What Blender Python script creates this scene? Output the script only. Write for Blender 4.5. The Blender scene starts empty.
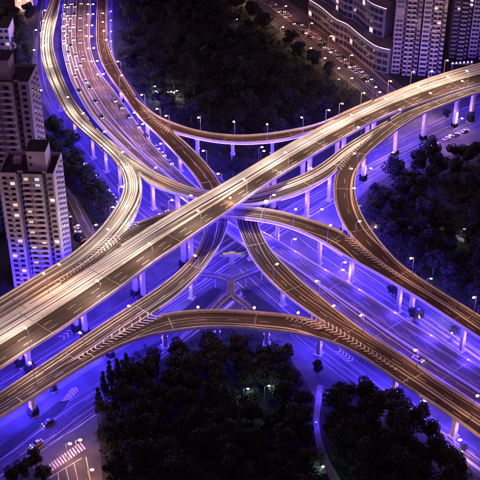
import bpy, bmesh, math, random
from math import radians, sin, cos, pi, hypot
from mathutils import Vector, Matrix
from mathutils.geometry import intersect_point_line
random.seed(7)
S = bpy.context.scene
COL = S.collection
# ------------------------------------------------------------------ camera
PITCH = radians(34.0); FPX = 1100.0; DIST = 458.0; TZ = 12.0
CAM = Vector((0, -DIST*cos(PITCH), TZ + DIST*sin(PITCH)))
cd = bpy.data.cameras.new('camera'); cam = bpy.data.objects.new('camera', cd); COL.objects.link(cam)
cam.location = CAM; cam.rotation_euler = (radians(90) - PITCH, 0, 0)
cd.sensor_width = 36; cd.lens = 36*FPX/480; cd.clip_start = 1; cd.clip_end = 6000
S.camera = cam
# ------------------------------------------------------------------ world: late dusk sky over a lit city
w = bpy.data.worlds.new('World'); S.world = w; w.use_nodes = True
nt = w.node_tree; nt.nodes.clear()
sky = nt.nodes.new('ShaderNodeTexSky'); sky.sky_type = 'NISHITA'; sky.sun_disc = False
sky.sun_elevation = radians(-6); sky.sun_rotation = radians(250)
bg1 = nt.nodes.new('ShaderNodeBackground'); bg1.inputs[1].default_value = 0.1
bg2 = nt.nodes.new('ShaderNodeBackground'); bg2.inputs[0].default_value = (0.40, 0.165, 0.42, 1); bg2.inputs[1].default_value = 0.47
ad = nt.nodes.new('ShaderNodeAddShader'); wo = nt.nodes.new('ShaderNodeOutputWorld')
nt.links.new(sky.outputs[0], bg1.inputs[0]); nt.links.new(bg1.outputs[0], ad.inputs[0]); nt.links.new(bg2.outputs[0], ad.inputs[1]); nt.links.new(ad.outputs[0], wo.inputs[0])
S.view_settings.view_transform = 'Standard'; S.view_settings.look = 'None'
S.view_settings.exposure = 0.0; S.view_settings.gamma = 1.0; S.view_settings.use_curve_mapping = False
S.cycles.use_denoising = True; S.cycles.max_bounces = 4; S.cycles.diffuse_bounces = 2; S.cycles.glossy_bounces = 2
S.cycles.use_light_tree = True; S.cycles.sample_clamp_indirect = 3.0
WARM = (1.0, 0.47, 0.25); VIOLET = (0.058, 0.030, 1.0); WHITE = (1.0, 0.80, 0.62); PINK = (1.0, 0.48, 0.66)
LAMP_W = 3300.0; VIO_W = 15500.0

# ------------------------------------------------------------------ helpers
def at(px, py, z=0.0):
    """plan position of a point of the survey sheet at height z"""
    dx = (px-240)/FPX; dy = (240-py)/FPX
    d = Vector((dx, cos(PITCH)+dy*sin(PITCH), -sin(PITCH)+dy*cos(PITCH)))
    t = (z-CAM.z)/d.z
    return CAM + d*t
def proj(p):
    q = Vector(p)-CAM
    dep = q.y*cos(PITCH) - q.z*sin(PITCH); up = q.y*sin(PITCH)+q.z*cos(PITCH)
    return 240+FPX*q.x/dep, 240-FPX*up/dep
def crom(pts, n=12):
    out = []
    P = [pts[0]]+list(pts)+[pts[-1]]
    for i in range(1, len(P)-2):
        a, b, c, d = P[i-1], P[i], P[i+1], P[i+2]
        for k in range(n):
            t = k/n
            out.append(tuple(0.5*((2*b[j])+(-a[j]+c[j])*t+(2*a[j]-5*b[j]+4*c[j]-d[j])*t*t+(-a[j]+3*b[j]-3*c[j]+d[j])*t**3) for j in range(len(b))))
    out.append(tuple(pts[-1])); return out
def smooth(pts, it=6):
    for _ in range(it):
        q = [pts[0]]
        for i in range(1, len(pts)-1): q.append(pts[i-1]*0.25+pts[i]*0.5+pts[i+1]*0.25)
        q.append(pts[-1]); pts = q
    return pts
def mat(name, col, rough=0.8, emit=None, es=0.0, metal=0.0, noise=None, bump=None):
    m = bpy.data.materials.new(name); m.use_nodes = True; n = m.node_tree; b = n.nodes['Principled BSDF']
    b.inputs['Base Color'].default_value = (*col, 1); b.inputs['Roughness'].default_value = rough; b.inputs['Metallic'].default_value = metal
    if emit: b.inputs['Emission Color'].default_value = (*emit, 1); b.inputs['Emission Strength'].default_value = es
    if noise:
        sc, col2 = noise
        tc = n.nodes.new('ShaderNodeTexCoord'); no = n.nodes.new('ShaderNodeTexNoise'); no.inputs['Scale'].default_value = sc; no.inputs['Detail'].default_value = 6
        cr = n.nodes.new('ShaderNodeValToRGB'); cr.color_ramp.elements[0].position = .35; cr.color_ramp.elements[1].position = .68
        cr.color_ramp.elements[0].color = (*col, 1); cr.color_ramp.elements[1].color = (*col2, 1)
        n.links.new(tc.outputs['Object'], no.inputs['Vector']); n.links.new(no.outputs['Fac'], cr.inputs[0]); n.links.new(cr.outputs[0], b.inputs['Base Color'])
        if bump:
            bu = n.nodes.new('ShaderNodeBump'); bu.inputs['Strength'].default_value = bump; n.links.new(no.outputs['Fac'], bu.inputs['Height']); n.links.new(bu.outputs[0], b.inputs['Normal'])
    return m
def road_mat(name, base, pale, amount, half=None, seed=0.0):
    """asphalt with long pale streaks that paint vehicle light trails into the colour; UV 'metres' = (across, along) , 'share' = (across/width, along)"""
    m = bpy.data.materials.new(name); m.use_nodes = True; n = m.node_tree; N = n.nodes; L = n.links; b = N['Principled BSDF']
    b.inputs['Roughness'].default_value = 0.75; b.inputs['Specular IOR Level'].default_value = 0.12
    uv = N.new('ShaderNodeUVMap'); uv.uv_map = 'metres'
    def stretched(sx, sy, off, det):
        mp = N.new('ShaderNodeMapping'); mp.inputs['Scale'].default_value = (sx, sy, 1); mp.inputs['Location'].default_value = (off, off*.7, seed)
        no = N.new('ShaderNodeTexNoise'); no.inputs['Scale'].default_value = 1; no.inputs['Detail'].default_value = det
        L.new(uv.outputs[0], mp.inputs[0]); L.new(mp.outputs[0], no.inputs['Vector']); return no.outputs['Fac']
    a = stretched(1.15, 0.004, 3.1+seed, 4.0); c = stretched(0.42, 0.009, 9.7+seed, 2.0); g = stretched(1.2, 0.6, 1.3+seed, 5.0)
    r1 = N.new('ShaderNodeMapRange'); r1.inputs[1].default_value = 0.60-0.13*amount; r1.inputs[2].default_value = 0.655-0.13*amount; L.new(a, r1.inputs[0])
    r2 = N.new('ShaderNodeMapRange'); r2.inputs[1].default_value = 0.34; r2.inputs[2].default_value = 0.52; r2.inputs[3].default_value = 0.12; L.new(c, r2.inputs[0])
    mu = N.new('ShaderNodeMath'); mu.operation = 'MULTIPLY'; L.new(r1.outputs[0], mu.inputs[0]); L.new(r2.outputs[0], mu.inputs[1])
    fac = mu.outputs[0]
    if half is not None:            # painted light trails are stronger on one side of the median
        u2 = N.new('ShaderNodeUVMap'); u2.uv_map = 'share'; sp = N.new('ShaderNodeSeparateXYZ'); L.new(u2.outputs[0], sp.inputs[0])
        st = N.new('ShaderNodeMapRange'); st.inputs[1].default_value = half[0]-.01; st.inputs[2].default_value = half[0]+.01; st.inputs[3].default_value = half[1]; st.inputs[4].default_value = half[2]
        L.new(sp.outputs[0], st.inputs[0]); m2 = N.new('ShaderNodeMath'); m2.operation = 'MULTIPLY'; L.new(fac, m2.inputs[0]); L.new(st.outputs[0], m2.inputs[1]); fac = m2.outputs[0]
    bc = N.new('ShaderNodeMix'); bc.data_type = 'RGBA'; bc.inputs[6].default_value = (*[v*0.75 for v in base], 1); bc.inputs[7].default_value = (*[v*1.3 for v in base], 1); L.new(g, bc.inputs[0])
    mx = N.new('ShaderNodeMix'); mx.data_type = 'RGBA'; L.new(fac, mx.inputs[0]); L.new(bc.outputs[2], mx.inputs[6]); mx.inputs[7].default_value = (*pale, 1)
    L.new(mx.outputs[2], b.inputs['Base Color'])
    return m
M = dict(
    concrete=mat('concrete', (.34, .32, .31), .8, noise=(.5, (.44, .42, .40)), bump=.1),
    girder=mat('girder_concrete', (.25, .23, .22), .85, noise=(.3, (.36, .34, .33))),
    parapet=mat('parapet_concrete', (.42, .38, .35), .8, noise=(.4, (.56, .52, .48))),
    paint=mat('road_paint', (.66, .63, .58), .7, noise=(.8, (.30, .28, .26))),
    worn_paint=mat('worn_road_paint', (.34, .33, .32), .8, noise=(.5, (.14, .14, .14))),
    yellow=mat('yellow_paint', (.72, .5, .15), .6),
    asphalt=mat('asphalt', (.030, .030, .032), .85, noise=(.10, (.085, .08, .08))),
    pave=mat('paving', (.16, .15, .15), .8, noise=(.4, (.24, .22, .21))),
    grass=mat('ground_cover', (.010, .014, .008), .95, noise=(.09, (.020, .024, .014)), bump=.4),
    metal=mat('galvanised_steel', (.32, .32, .34), .45, metal=.7),
    dark=mat('dark_metal', (.03, .03, .035), .5),
    lamp=mat('warm_lamp_glass', (1, .8, .6), .4, emit=(1, .52, .27), es=3.0),
    lampw=mat('white_lamp_glass', (1, 1, 1), .4, emit=(.75, .92, 1), es=12),
    violet=mat('violet_led', (.6, .5, 1), .4, emit=(.28, .14, 1), es=3.2),
    led=mat('white_led_line', (1, 1, 1), .4, emit=(1, .88, .82), es=1.6),
    trunk=mat('bark', (.07, .05, .035), .9, noise=(3, (.12, .09, .06))),
    leaf=mat('foliage', (.009, .012, .009), .95, noise=(.35, (.019, .023, .016))),
    leaf2=mat('foliage_olive', (.011, .014, .010), .95, noise=(.35, (.022, .025, .017))),
    leaf3=mat('foliage_dark', (.007, .009, .007), .95, noise=(.35, (.015, .018, .012))),
    wall=mat('rendered_wall', (.23, .20, .22), .85, noise=(.25, (.33, .29, .31))),
    wall2=mat('rendered_wall_pale', (.36, .33, .37), .85, noise=(.25, (.48, .45, .49))),
    stone=mat('dark_stone_cladding', (.11, .095, .11), .7, noise=(.25, (.17, .15, .17))),
    fdeck=mat('dark_red_footway', (.075, .05, .06), .85, noise=(.8, (.12, .09, .10))),
    slab=mat('balcony_concrete', (.46, .40, .39), .8),
    roof=mat('roof_felt', (.010, .009, .010), .9, noise=(.4, (.022, .02, .022))),
    glass=mat('dark_window_glass', (.02, .02, .028), .15),
    lit=mat('lit_window', (1, .8, .6), .5, emit=(1, .78, .62), es=.6),
    litw=mat('lit_window_white', (1, 1, 1), .5, emit=(.85, .85, 1), es=.7),
    tyre=mat('tyre_rubber', (.02, .02, .02), .9),
    headl=mat('headlight_glass', (1, 1, .95), .3, emit=(1, .93, .8), es=26),
    taill=mat('tail_light_glass', (.7, .03, .02), .3, emit=(1, .06, .05), es=2.5),
    fixture=mat('violet_flood_glass', (.6, .5, 1), .4, emit=(.35, .2, 1), es=2),
)
R_MAIN = road_mat('light_trail_road_main', (.036, .019, .016), (.82, .81, .80), 1.35, half=(.5, 1.0, .035), seed=1.0)  # pale streaks paint headlight trails, reddish base paints tail-light glow
R_RAMP = road_mat('light_trail_road_ramp', (.050, .036, .036), (.55, .50, .46), 0.22, seed=5.0)  # faint pale streaks paint the light trails of the ramps
R_PALE = road_mat('light_trail_road_ramp_pale', (.060, .050, .045), (.76, .74, .68), 1.05, seed=8.0)  # cream headlight trails painted in as pale streaks
R_TRUNK = road_mat('light_trail_road_trunk', (.10, .085, .085), (.66, .62, .62), 0.5, half=(.47, 1.0, .3), seed=12.0)  # pale streaks paint light trails, stronger left of the median
R_GROUND = road_mat('streaked_road_ground', (.070, .065, .066), (.45, .42, .42), 0.4, seed=21.0)

def mesh_obj(name, verts, faces, material, parent=None, uvs=None, smooth_=False):
    me = bpy.data.meshes.new(name); me.from_pydata([tuple(v) for v in verts], [], faces)
    if uvs:
        for un, ul in uvs.items():
            lay = me.uv_layers.new(name=un)
            for poly in me.polygons:
                for li in poly.loop_indices: lay.data[li].uv = ul[me.loops[li].vertex_index]
    if smooth_: me.polygons.foreach_set('use_smooth', [True]*len(me.polygons))
    me.materials.append(material); me.update()
    o = bpy.data.objects.new(name, me); COL.objects.link(o)
    if parent: o.parent = parent; o.matrix_parent_inverse = Matrix.Identity(4)
    return o
class MB:
    def __init__(s): s.v = []; s.f = []
    def quad(s, a, b, c, d):
        i = len(s.v); s.v += [tuple(a), tuple(b), tuple(c), tuple(d)]; s.f.append((i, i+1, i+2, i+3))
    def box(s, c, sz, rz=0, taper=1.0):
        x, y, z = sz[0]/2, sz[1]/2, sz[2]/2; i = len(s.v)
        for k, (a, b_, c_) in enumerate([(-x,-y,-z),(x,-y,-z),(x,y,-z),(-x,y,-z),(-x,-y,z),(x,-y,z),(x,y,z),(-x,y,z)]):
            if c_ > 0: a *= taper; b_ *= taper
            s.v.append((c[0]+a*cos(rz)-b_*sin(rz), c[1]+a*sin(rz)+b_*cos(rz), c[2]+c_))
        s.f += [tuple(i+q for q in f) for f in [(0,3,2,1),(4,5,6,7),(0,1,5,4),(1,2,6,5),(2,3,7,6),(3,0,4,7)]]
    def tube(s, a, b, r0, r1=None, n=8):
        r1 = r0 if r1 is None else r1; a = Vector(a); b = Vector(b); d = (b-a).normalized()
        u = d.orthogonal().normalized(); v = d.cross(u); i = len(s.v)
        for p, r in ((a, r0), (b, r1)):
            for k in range(n):
                t = 2*pi*k/n; s.v.append(tuple(p+u*r*cos(t)+v*r*sin(t)))
        for k in range(n): s.f.append((i+k, i+(k+1) % n, i+n+(k+1) % n, i+n+k))
        s.f.append(tuple(i+n-1-k for k in range(n))); s.f.append(tuple(i+n+k for k in range(n)))
    def ball(s, c, r, sq=(1, 1, 1), n=8):
        i = len(s.v); rows = n//2
        s.v.append((c[0], c[1], c[2]+r*sq[2]))
        for a in range(1, rows):
            th = pi*a/rows
            for b in range(n):
                ph = 2*pi*b/n; s.v.append((c[0]+r*sq[0]*sin(th)*cos(ph), c[1]+r*sq[1]*sin(th)*sin(ph), c[2]+r*sq[2]*cos(th)))
        s.v.append((c[0], c[1], c[2]-r*sq[2])); last = len(s.v)-1
        for b in range(n): s.f.append((i, i+1+b, i+1+(b+1) % n)); s.f.append((last, last-n+(b+1) % n, last-n+b))
        for a in range(rows-2):
            for b in range(n):
                p = i+1+a*n; s.f.append((p+b, p+n+b, p+n+(b+1) % n, p+(b+1) % n))
    def build(s, name, m, parent=None, smooth_=False): return mesh_obj(name, s.v, s.f, m, parent, smooth_=smooth_)
def tag(o, label=None, cat=None, group=None, kind=None):
    if label: o['label'] = label
    if cat: o['category'] = cat
    if group: o['group'] = group
    if kind: o['kind'] = kind
    return o
def thing(name, loc, label, cat, group=None, rz=0):
    o = bpy.data.objects.new(name, None); COL.objects.link(o); o.location = loc; o.rotation_euler = (0, 0, rz); o.empty_display_size = 1
    return tag(o, label, cat, group)
def copy_tree(o, parent=None):
    c = o.copy(); COL.objects.link(c); c.parent = parent
    for ch in list(o.children): copy_tree(ch, c)
    return c
def point_light(loc, energy, col, parent=None, r=0.4, name='lamp_light'):
    ld = bpy.data.lights.new(name, 'POINT'); ld.energy = energy; ld.color = col; ld.shadow_soft_size = r
    o = bpy.data.objects.new(name, ld); COL.objects.link(o); o.location = loc
    if parent: o.parent = parent
    return o
ORD = ['first', 'second', 'third', 'fourth', 'fifth', 'sixth', 'seventh', 'eighth', 'ninth', 'tenth', 'eleventh', 'twelfth', 'thirteenth', 'fourteenth', 'fifteenth', 'sixteenth', 'seventeenth', 'eighteenth', 'nineteenth', 'twentieth']
def inside(p, poly):
    r = False; j = len(poly)-1
    for i in range(len(poly)):
        if ((poly[i][1] > p[1]) != (poly[j][1] > p[1])) and p[0] < (poly[j][0]-poly[i][0])*(p[1]-poly[i][1])/(poly[j][1]-poly[i][1])+poly[i][0]: r = not r
        j = i
    return r

# ------------------------------------------------------------------ ground
g = mesh_obj('ground', [(-2500, -900, 0), (2500, -900, 0), (2500, 4000, 0), (-2500, 4000, 0)], [(0, 1, 2, 3)], M['grass']); tag(g, kind='structure')
GROUND_POLYS = []
def sheet(name, pts, z, m, poly=True):
    P = [at(x, y, 0) for x, y in pts]
    if poly: GROUND_POLYS.append([(p.x, p.y) for p in P])
    me = bpy.data.meshes.new(name); bm = bmesh.new()
    f = bm.faces.new([bm.verts.new((p.x, p.y, z)) for p in P]); bm.normal_update()
    if f.normal.z < 0: f.normal_flip()
    bmesh.ops.triangulate(bm, faces=[f]); bm.to_mesh(me); bm.free(); me.materials.append(m)
    o = bpy.data.objects.new(name, me); COL.objects.link(o); tag(o, kind='structure'); return o
def ribbon_data(Lpx, Rpx, zs, n=110, wiggle=True):
    """two traced edges -> matched 3-D edge samples"""
    Lc = crom(Lpx); Rc = crom(Rpx)
    def along(c, off=0):
        d = [0]
        for i in range(1, len(c)): d.append(d[-1]+hypot(c[i][0]-c[i-1][0], c[i][1]-c[i-1][1]))
        return d
    def zf(t):
        if len(zs) == 1: return zs[0]
        x = max(0, min(1, t))*(len(zs)-1); i = min(int(x), len(zs)-2); f = x-i; f = f*f*(3-2*f) if len(zs) == 2 else f
        return zs[i]*(1-f)+zs[i+1]*f
    def to3(c):
        d = along(c); return [at(c[i][0], c[i][1], zf(d[i]/d[-1])) for i in range(len(c))]
    L3, R3 = to3(Lc), to3(Rc)
    def resample(P, n):
        d = [0]
        for i in range(1, len(P)): d.append(d[-1]+(P[i]-P[i-1]).length)
        out = []; j = 0
        for k in range(n):
            s = d[-1]*k/(n-1)
            while j < len(d)-2 and d[j+1] < s: j += 1
            f = (s-d[j])/max(1e-6, d[j+1]-d[j]); out.append(P[j].lerp(P[j+1], max(0, min(1, f))))
        return out
    Ld = smooth(resample(L3, n), 4); Rd = smooth(resample(R3, 4*n), 40)
    Rm = []; j0 = 0
    for p in Ld:                       # nearest forward match
        best = min(range(j0, min(len(Rd), j0+30)), key=lambda j: (Rd[j]-p).length_squared); j0 = best; Rm.append(Rd[best].copy())
    tail = (Rd[-1]-Rm[-1]).length
    if tail > 3:                       # the right edge is longer: match the other way round
        Rd2 = smooth(resample(R3, n), 4); Ls = smooth(resample(L3, 4*n), 40); Lm = []; j0 = 0
        for p in Rd2:
            best = min(range(j0, min(len(Ls), j0+30)), key=lambda j: (Ls[j]-p).length_squared); j0 = best; Lm.append(Ls[best].copy())
        Ld, Rm = Lm, Rd2
    Rm = smooth(Rm, 3); Ld = smooth(Ld, 3)
    for a, b in zip(Ld, Rm): a.z = b.z = (a.z+b.z)/2
    return Ld, Rm
def strip_line(mb, P, z, wid, dash=None, phase=0):
    """flat stripe along the samples P"""
    s = phase
    for i in range(len(P)-1):
        a, b = P[i], P[i+1]; d = (b-a); ln = d.length
        if ln < 1e-4: continue
        d = d/ln; nrm = Vector((-d.y, d.x, 0)).normalized()*wid/2; up = Vector((0, 0, z))
        if dash is None: mb.quad(a-nrm+up, a+nrm+up, b+nrm+up, b-nrm+up); continue
        t = 0
        while t < ln:
            m_ = (s+t) % (dash[0]+dash[1])
            if m_ < dash[0]:
                e = min(ln, t+dash[0]-m_); p = a+d*t; q = a+d*e; mb.quad(p-nrm+up, p+nrm+up, q+nrm+up, q-nrm+up); t = e+1e-3
            else: t = t+dash[0]+dash[1]-m_+1e-3
        s += ln
def road_surface(name, L, R, z, m, parent=None):
    n = 8; v = []; f = []; u1 = []; u2 = []; s = 0
    for i in range(len(L)):
        if i: s += ((L[i]+R[i])/2-(L[i-1]+R[i-1])/2).length
        W = (R[i]-L[i]).length
        for k in range(n+1):
            p = L[i].lerp(R[i], k/n); v.append((p.x, p.y, p.z+z)); u1.append((W*k/n, s)); u2.append((k/n, s))
    for i in range(len(L)-1):
        for k in range(n): a = i*(n+1)+k; f.append((a, a+1, a+n+2, a+n+1))
    return mesh_obj(name, v, f, m, parent, uvs={'metres': u1, 'share': u2})
def sweep_box(mb, P, inward, w_, z0, z1):
    """wall along P, between P and P+inward*w_"""
    run = []
    for i, p in enumerate(P):
        q = P[min(i+1, len(P)-1)]-P[max(i-1, 0)]; nrm = Vector((-q.y, q.x, 0)).normalized()*inward*w_
        run.append((p+Vector((0, 0, z0)), p+Vector((0, 0, z1)), p+nrm+Vector((0, 0, z1)), p+nrm+Vector((0, 0, z0))))
    b = len(mb.v)
    for r in run: mb.v += [tuple(x) for x in r]
    for i in range(len(run)-1):
        for k in range(4): a = b+4*i; mb.f.append((a+k, a+(k+1) % 4, a+4+(k+1) % 4, a+4+k))
    mb.f.append((b, b+1, b+2, b+3)); e = b+4*(len(run)-1); mb.f.append((e+3, e+2, e+1, e))
def runs(P, skip):
    out = []; cur = []
    for p in P:
        if skip and skip(*proj(p)):
            if len(cur) > 2: out.append(cur)
            cur = []
        else: cur.append(p)
    if len(cur) > 2: out.append(cur)
    return out
DECKS = {}
def deck(key, label, L, R, zs, m, lanes=(0.5,), skipL=None, skipR=None, stripL=None, stripR=None, median=None, flood=26, floodskip=None, th=1.7, fw=1.0):
    Ls, Rs = ribbon_data(L, R, zs)
    C = [(a+b)/2 for a, b in zip(Ls, Rs)]
    root = thing('elevated_road', C[len(C)//2], label, 'elevated road'); o0 = root.location.copy()
    sh = lambda P: [p-o0 for p in P]
    Lr, Rr = sh(Ls), sh(Rs)
    v = []; f = []
    for a, b in zip(Lr, Rr):
        for fr, dz in ((0, 0), (0, -.55), (.24, -.8), (.32, -th), (.68, -th), (.76, -.8), (1, -.55), (1, 0)):
            p = a.lerp(b, fr); v.append((p.x, p.y, p.z+dz))
    n = len(Lr)
    for i in range(n-1):
        for k in range(8): a = i*8; f.append((a+k, a+8+k, a+8+(k+1) % 8, a+(k+1) % 8))
    f.append(tuple(range(8))); f.append(tuple(8*(n-1)+7-k for k in range(8)))
    mesh_obj('girder', v, f, M['girder'], root)
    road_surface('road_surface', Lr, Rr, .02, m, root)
    for P, sgn, skip, P3 in ((Lr, -1, skipL, Ls), (Rr, 1, skipR, Rs)):
        for rr in runs(P3, skip):
            mb = MB(); q = sh(rr); sweep_box(mb, q, sgn, .32, .022, .95); mb.build('parapet', M['parapet'], root)
    for P3, sgn, cond in ((Ls, -1, stripL), (Rs, 1, stripR)):
        if cond:
            for rr in runs(P3, lambda x, y: not cond(x, y)):
                mb = MB(); sweep_box(mb, sh(rr), -sgn, .06, -.55, -.1); mb.build('light_strip', M['violet'], root)
    mb = MB(); wid = [(b-a).length for a, b in zip(Ls, Rs)]
    for fr in lanes: strip_line(mb, [a.lerp(b, fr) for a, b in zip(Lr, Rr)], .028, .17, (4, 8))
    for P, Q in ((Lr, Rr), (Rr, Lr)):
        e = [a+(b-a)*min(.45, .85/max(.1, (b-a).length)) for a, b in zip(P, Q)]; strip_line(mb, e, .028, .2)
    mb.build('lane_marking', M['paint'], root)
    if median:
        mb = MB(); mp = [a.lerp(b, median) for a, b in zip(Lr, Rr)]; sweep_box(mb, mp, 1, .35, .022, .85); mb.build('median_barrier', M['parapet'], root)
    # expansion joints
    mb = MB(); s = 0
    for i in range(1, n):
        s += (C[i]-C[i-1]).length
        if s > 32:
            s = 0; d = (C[i]-C[i-1]).normalized()*.14; u = Vector((0, 0, .026)); mb.quad(Lr[i]-d+u, Lr[i]+d+u, Rr[i]+d+u, Rr[i]-d+u)
    if mb.v: mb.build('expansion_joint', M['metal'], root)
    if flood:
        s = flood*.5; fm = MB(); k = 0
        for i in range(1, n):
            s += (C[i]-C[i-1]).length
            x, y = proj(C[i])
            if s > flood and -25 < x < 505 and -25 < y < 505 and wid[i] > 3 and not (floodskip and floodskip(x, y)):
                s = 0; p = C[i]-o0-Vector((0, 0, th+.35)); fm.box(p, (.7, .7, .25)); k += 1
                point_light(p-Vector((0, 0, .6)), VIO_W*fw*random.uniform(.45, 1.6), VIOLET, root, .5, 'floodlight')
        if fm.v: fm.build('flood_fixture', M['fixture'], root)
    D = dict(L=Ls, R=Rs, C=C, root=root, o0=o0, th=th, poly=[(p.x, p.y) for p in Ls]+[(p.x, p.y) for p in reversed(Rs)]); DECKS[key] = D
    return D
# --- the top trunk running lower left to upper right
A_up = [(-60, 358), (0, 322), (50, 292), (100, 262), (160, 223), (200, 199), (230, 180), (260, 161.5), (300, 138), (330, 122), (365, 105), (400, 90), (430, 78.5), (480, 64), (540, 50)]
A_lo = [(-60, 406), (0, 369), (21, 355), (52, 335.5), (73, 321), (100, 302), (130, 279), (160, 257), (200, 230), (245, 200), (285, 174), (330, 147), (365, 127.5), (400, 111), (440, 97), (480, 84), (540, 70)]
deck('A', 'wide top level motorway with bright painted light trails running lower left to upper right', A_up, A_lo, [17.5, 17.6, 18.4, 22, 25, 22.5, 19.4, 18.3, 18], R_MAIN, lanes=(.17, .335, .665, .83), median=.5,
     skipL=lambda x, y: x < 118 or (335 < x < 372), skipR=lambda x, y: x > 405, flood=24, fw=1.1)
CAsh = [(131, 227), (100, 262), (50, 293), (0, 324), (-60, 360)]
C_left = [(53, -25), (51, 0), (44, 21), (41, 42), (43, 62), (50, 83), (58, 100), (68, 117), (80, 129), (101, 147), (115, 161), (122, 172), (125, 183), (123, 197), (111, 217), (97, 234), (80, 249), (69, 258), (42, 274), (21, 287), (0, 300), (-60, 336)]
C_right = [(63, -25), (60, 0), (56, 21), (52, 42), (56, 62), (64, 83), (72, 100), (80, 111), (92, 124), (104, 138), (115, 149), (128, 161), (138, 172), (142, 184), (142, 197), (137, 213)]+CAsh
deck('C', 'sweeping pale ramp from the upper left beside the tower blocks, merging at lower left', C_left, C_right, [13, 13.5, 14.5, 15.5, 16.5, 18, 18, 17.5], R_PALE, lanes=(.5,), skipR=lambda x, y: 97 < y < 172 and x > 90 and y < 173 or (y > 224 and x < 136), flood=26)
Cb_up = [(97, 129.5), (101, 134), (122, 151), (142, 165), (163, 177), (192, 189), (206, 191.5), (235, 194), (255, 192), (272, 187), (292, 180.5), (313, 170.5), (330, 159), (342, 149), (373, 130), (387, 122.5)]
Cb_lo = [(97, 131), (104, 138), (115, 149), (128, 161), (138, 172), (147, 183), (163, 190.5), (181, 196), (197, 199), (235, 206), (262, 204), (280, 200), (299, 194), (321, 183), (334, 173), (342, 163), (355, 150), (373, 134), (387, 123.5)]
deck('Cb', 'narrow connector passing under the top motorway from left fork to right fork', Cb_up, Cb_lo, [15.6, 16.3, 17.5, 18.5, 18.6, 18.5, 18.3], R_PALE, lanes=(), skipR=lambda x, y: x < 143 or x > 338, stripR=lambda x, y: 278 < x < 337, flood=26)
Ish = [(350, 236), (365, 250), (380, 262.5), (401, 277), (422, 290), (449, 306.5), (480, 328), (540, 367)]
I_left = [(540, 71), (480, 85), (440, 98), (400, 114), (387, 123), (373, 133.5), (355, 150), (342, 163), (336, 174), (334, 191), (336, 208), (342, 222)]+Ish
I_right = [(540, 82), (480, 92.5), (463, 98), (442, 106), (422, 114.5), (401, 127), (383, 141), (369, 153), (360, 164), (355, 177), (354, 191), (357, 206), (364, 221), (377, 240), (397, 263), (411, 274), (432, 288), (453, 301), (480, 318), (540, 357)]
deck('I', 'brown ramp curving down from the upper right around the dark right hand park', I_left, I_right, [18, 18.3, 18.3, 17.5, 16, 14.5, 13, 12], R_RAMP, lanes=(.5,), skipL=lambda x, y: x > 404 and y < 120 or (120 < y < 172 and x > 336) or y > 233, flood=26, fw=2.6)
J_up = [(60, 283), (90, 263), (110, 246), (131, 226.5), (150, 219.5), (180, 209.5), (205, 205.5), (230, 206.5), (251, 208.5), (272, 211), (292, 215.5), (313, 222), (330, 228)]+Ish
J_lo = [(64, 284), (95, 265), (118, 250), (140, 237), (165, 226), (190, 219), (210, 217), (230, 217.5), (251, 219.5), (272, 222.5), (292, 228), (313, 237), (330, 246), (350, 259), (380, 275.5), (401, 288.5), (422, 301), (449, 319), (480, 339), (540, 378)]
deck('J', 'brown connector crossing below the top motorway and joining the right hand ramp', J_up, J_lo, [18.4, 18.4, 18.6, 18, 16.8, 15.2, 14, 13, 12], R_RAMP, lanes=(.5,), skipL=lambda x, y: x < 134 or x > 348, skipR=lambda x, y: x < 150, stripR=lambda x, y: 240 < x < 345, flood=26)
D_left = [(99, -25), (98, 0), (97, 21), (97, 42), (100, 58), (107, 73), (117, 87.5), (127, 101), (138, 117), (153, 131), (171, 149), (192, 173), (201, 185), (206, 197), (208, 210), (207, 222), (205, 234), (199, 251), (187, 266), (172, 280), (160, 289), (132, 307), (112, 320), (91, 334), (62, 354), (27, 377), (0, 395), (-60, 434)]
FKs = [(150, 316.5), (132, 328), (112, 338.5), (91, 350), (62, 367), (31, 387), (0, 407), (-60, 445)]
D_right = [(108, -25), (107, 0), (107, 21), (107, 42), (111, 56), (120, 73), (130, 89), (139, 102), (150, 115), (163, 126), (172, 132), (192, 150), (208, 167), (220, 184), (226.5, 200), (228.5, 211), (228, 221), (225, 236), (216, 252), (202, 273), (181, 294), (163, 308)]+FKs
deck('D', 'long ramp from the top edge diving under the motorway to the lower left', D_left, D_right, [9, 10.5, 12.5, 13, 13, 13, 12, 11, 10.5, 10], R_RAMP, lanes=(.5,), skipR=lambda x, y: (98 < y < 133 and x < 174) or (y > 314), flood=26)
Da_up = [(136, 98.5), (149, 110.5), (163, 119.5), (180, 126), (192, 130), (212, 134), (233, 136), (250, 136), (272, 134), (292, 131), (313, 126.5), (330, 120), (350, 110.5), (372, 101)]
Da_lo = [(139, 102), (150, 115), (163, 126), (172, 132), (192, 137.5), (212, 141.6), (233, 143.6), (250, 143.8), (272, 142), (292, 138.5), (313, 131.5), (330, 123.5), (350, 113), (372, 102.5)]
deck('Da', 'slender arc ramp skirting the dark upper park on thin piers', Da_up, Da_lo, [12.6, 13.5, 15, 17, 19.5, 20], R_RAMP, lanes=(), skipR=lambda x, y: x < 172 or x > 315, stripR=lambda x, y: 172 < x < 318, flood=30, fw=.5)
K_up = [(-60, 444), (0, 406), (31, 386), (62, 366), (91, 349), (112, 337.5), (132, 327), (150, 319), (165, 315.5), (181, 312.5), (202, 311), (222.5, 311), (243, 311.8), (260, 313.3), (291, 316), (312, 320.5), (330, 327.5), (345, 336), (380, 357), (411, 377), (432, 391), (480, 424), (540, 463)]
K_lo = [(-60, 457), (0, 418), (31, 399), (62.5, 379), (91, 361.5), (112, 350), (132, 341), (153, 335), (181, 330.5), (202, 328), (222, 327.3), (243, 328), (270, 330.8), (291, 333), (312, 337), (332, 343), (353, 352), (380, 369), (401, 384), (422, 397), (442, 410), (480, 437), (540, 480)]
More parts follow.
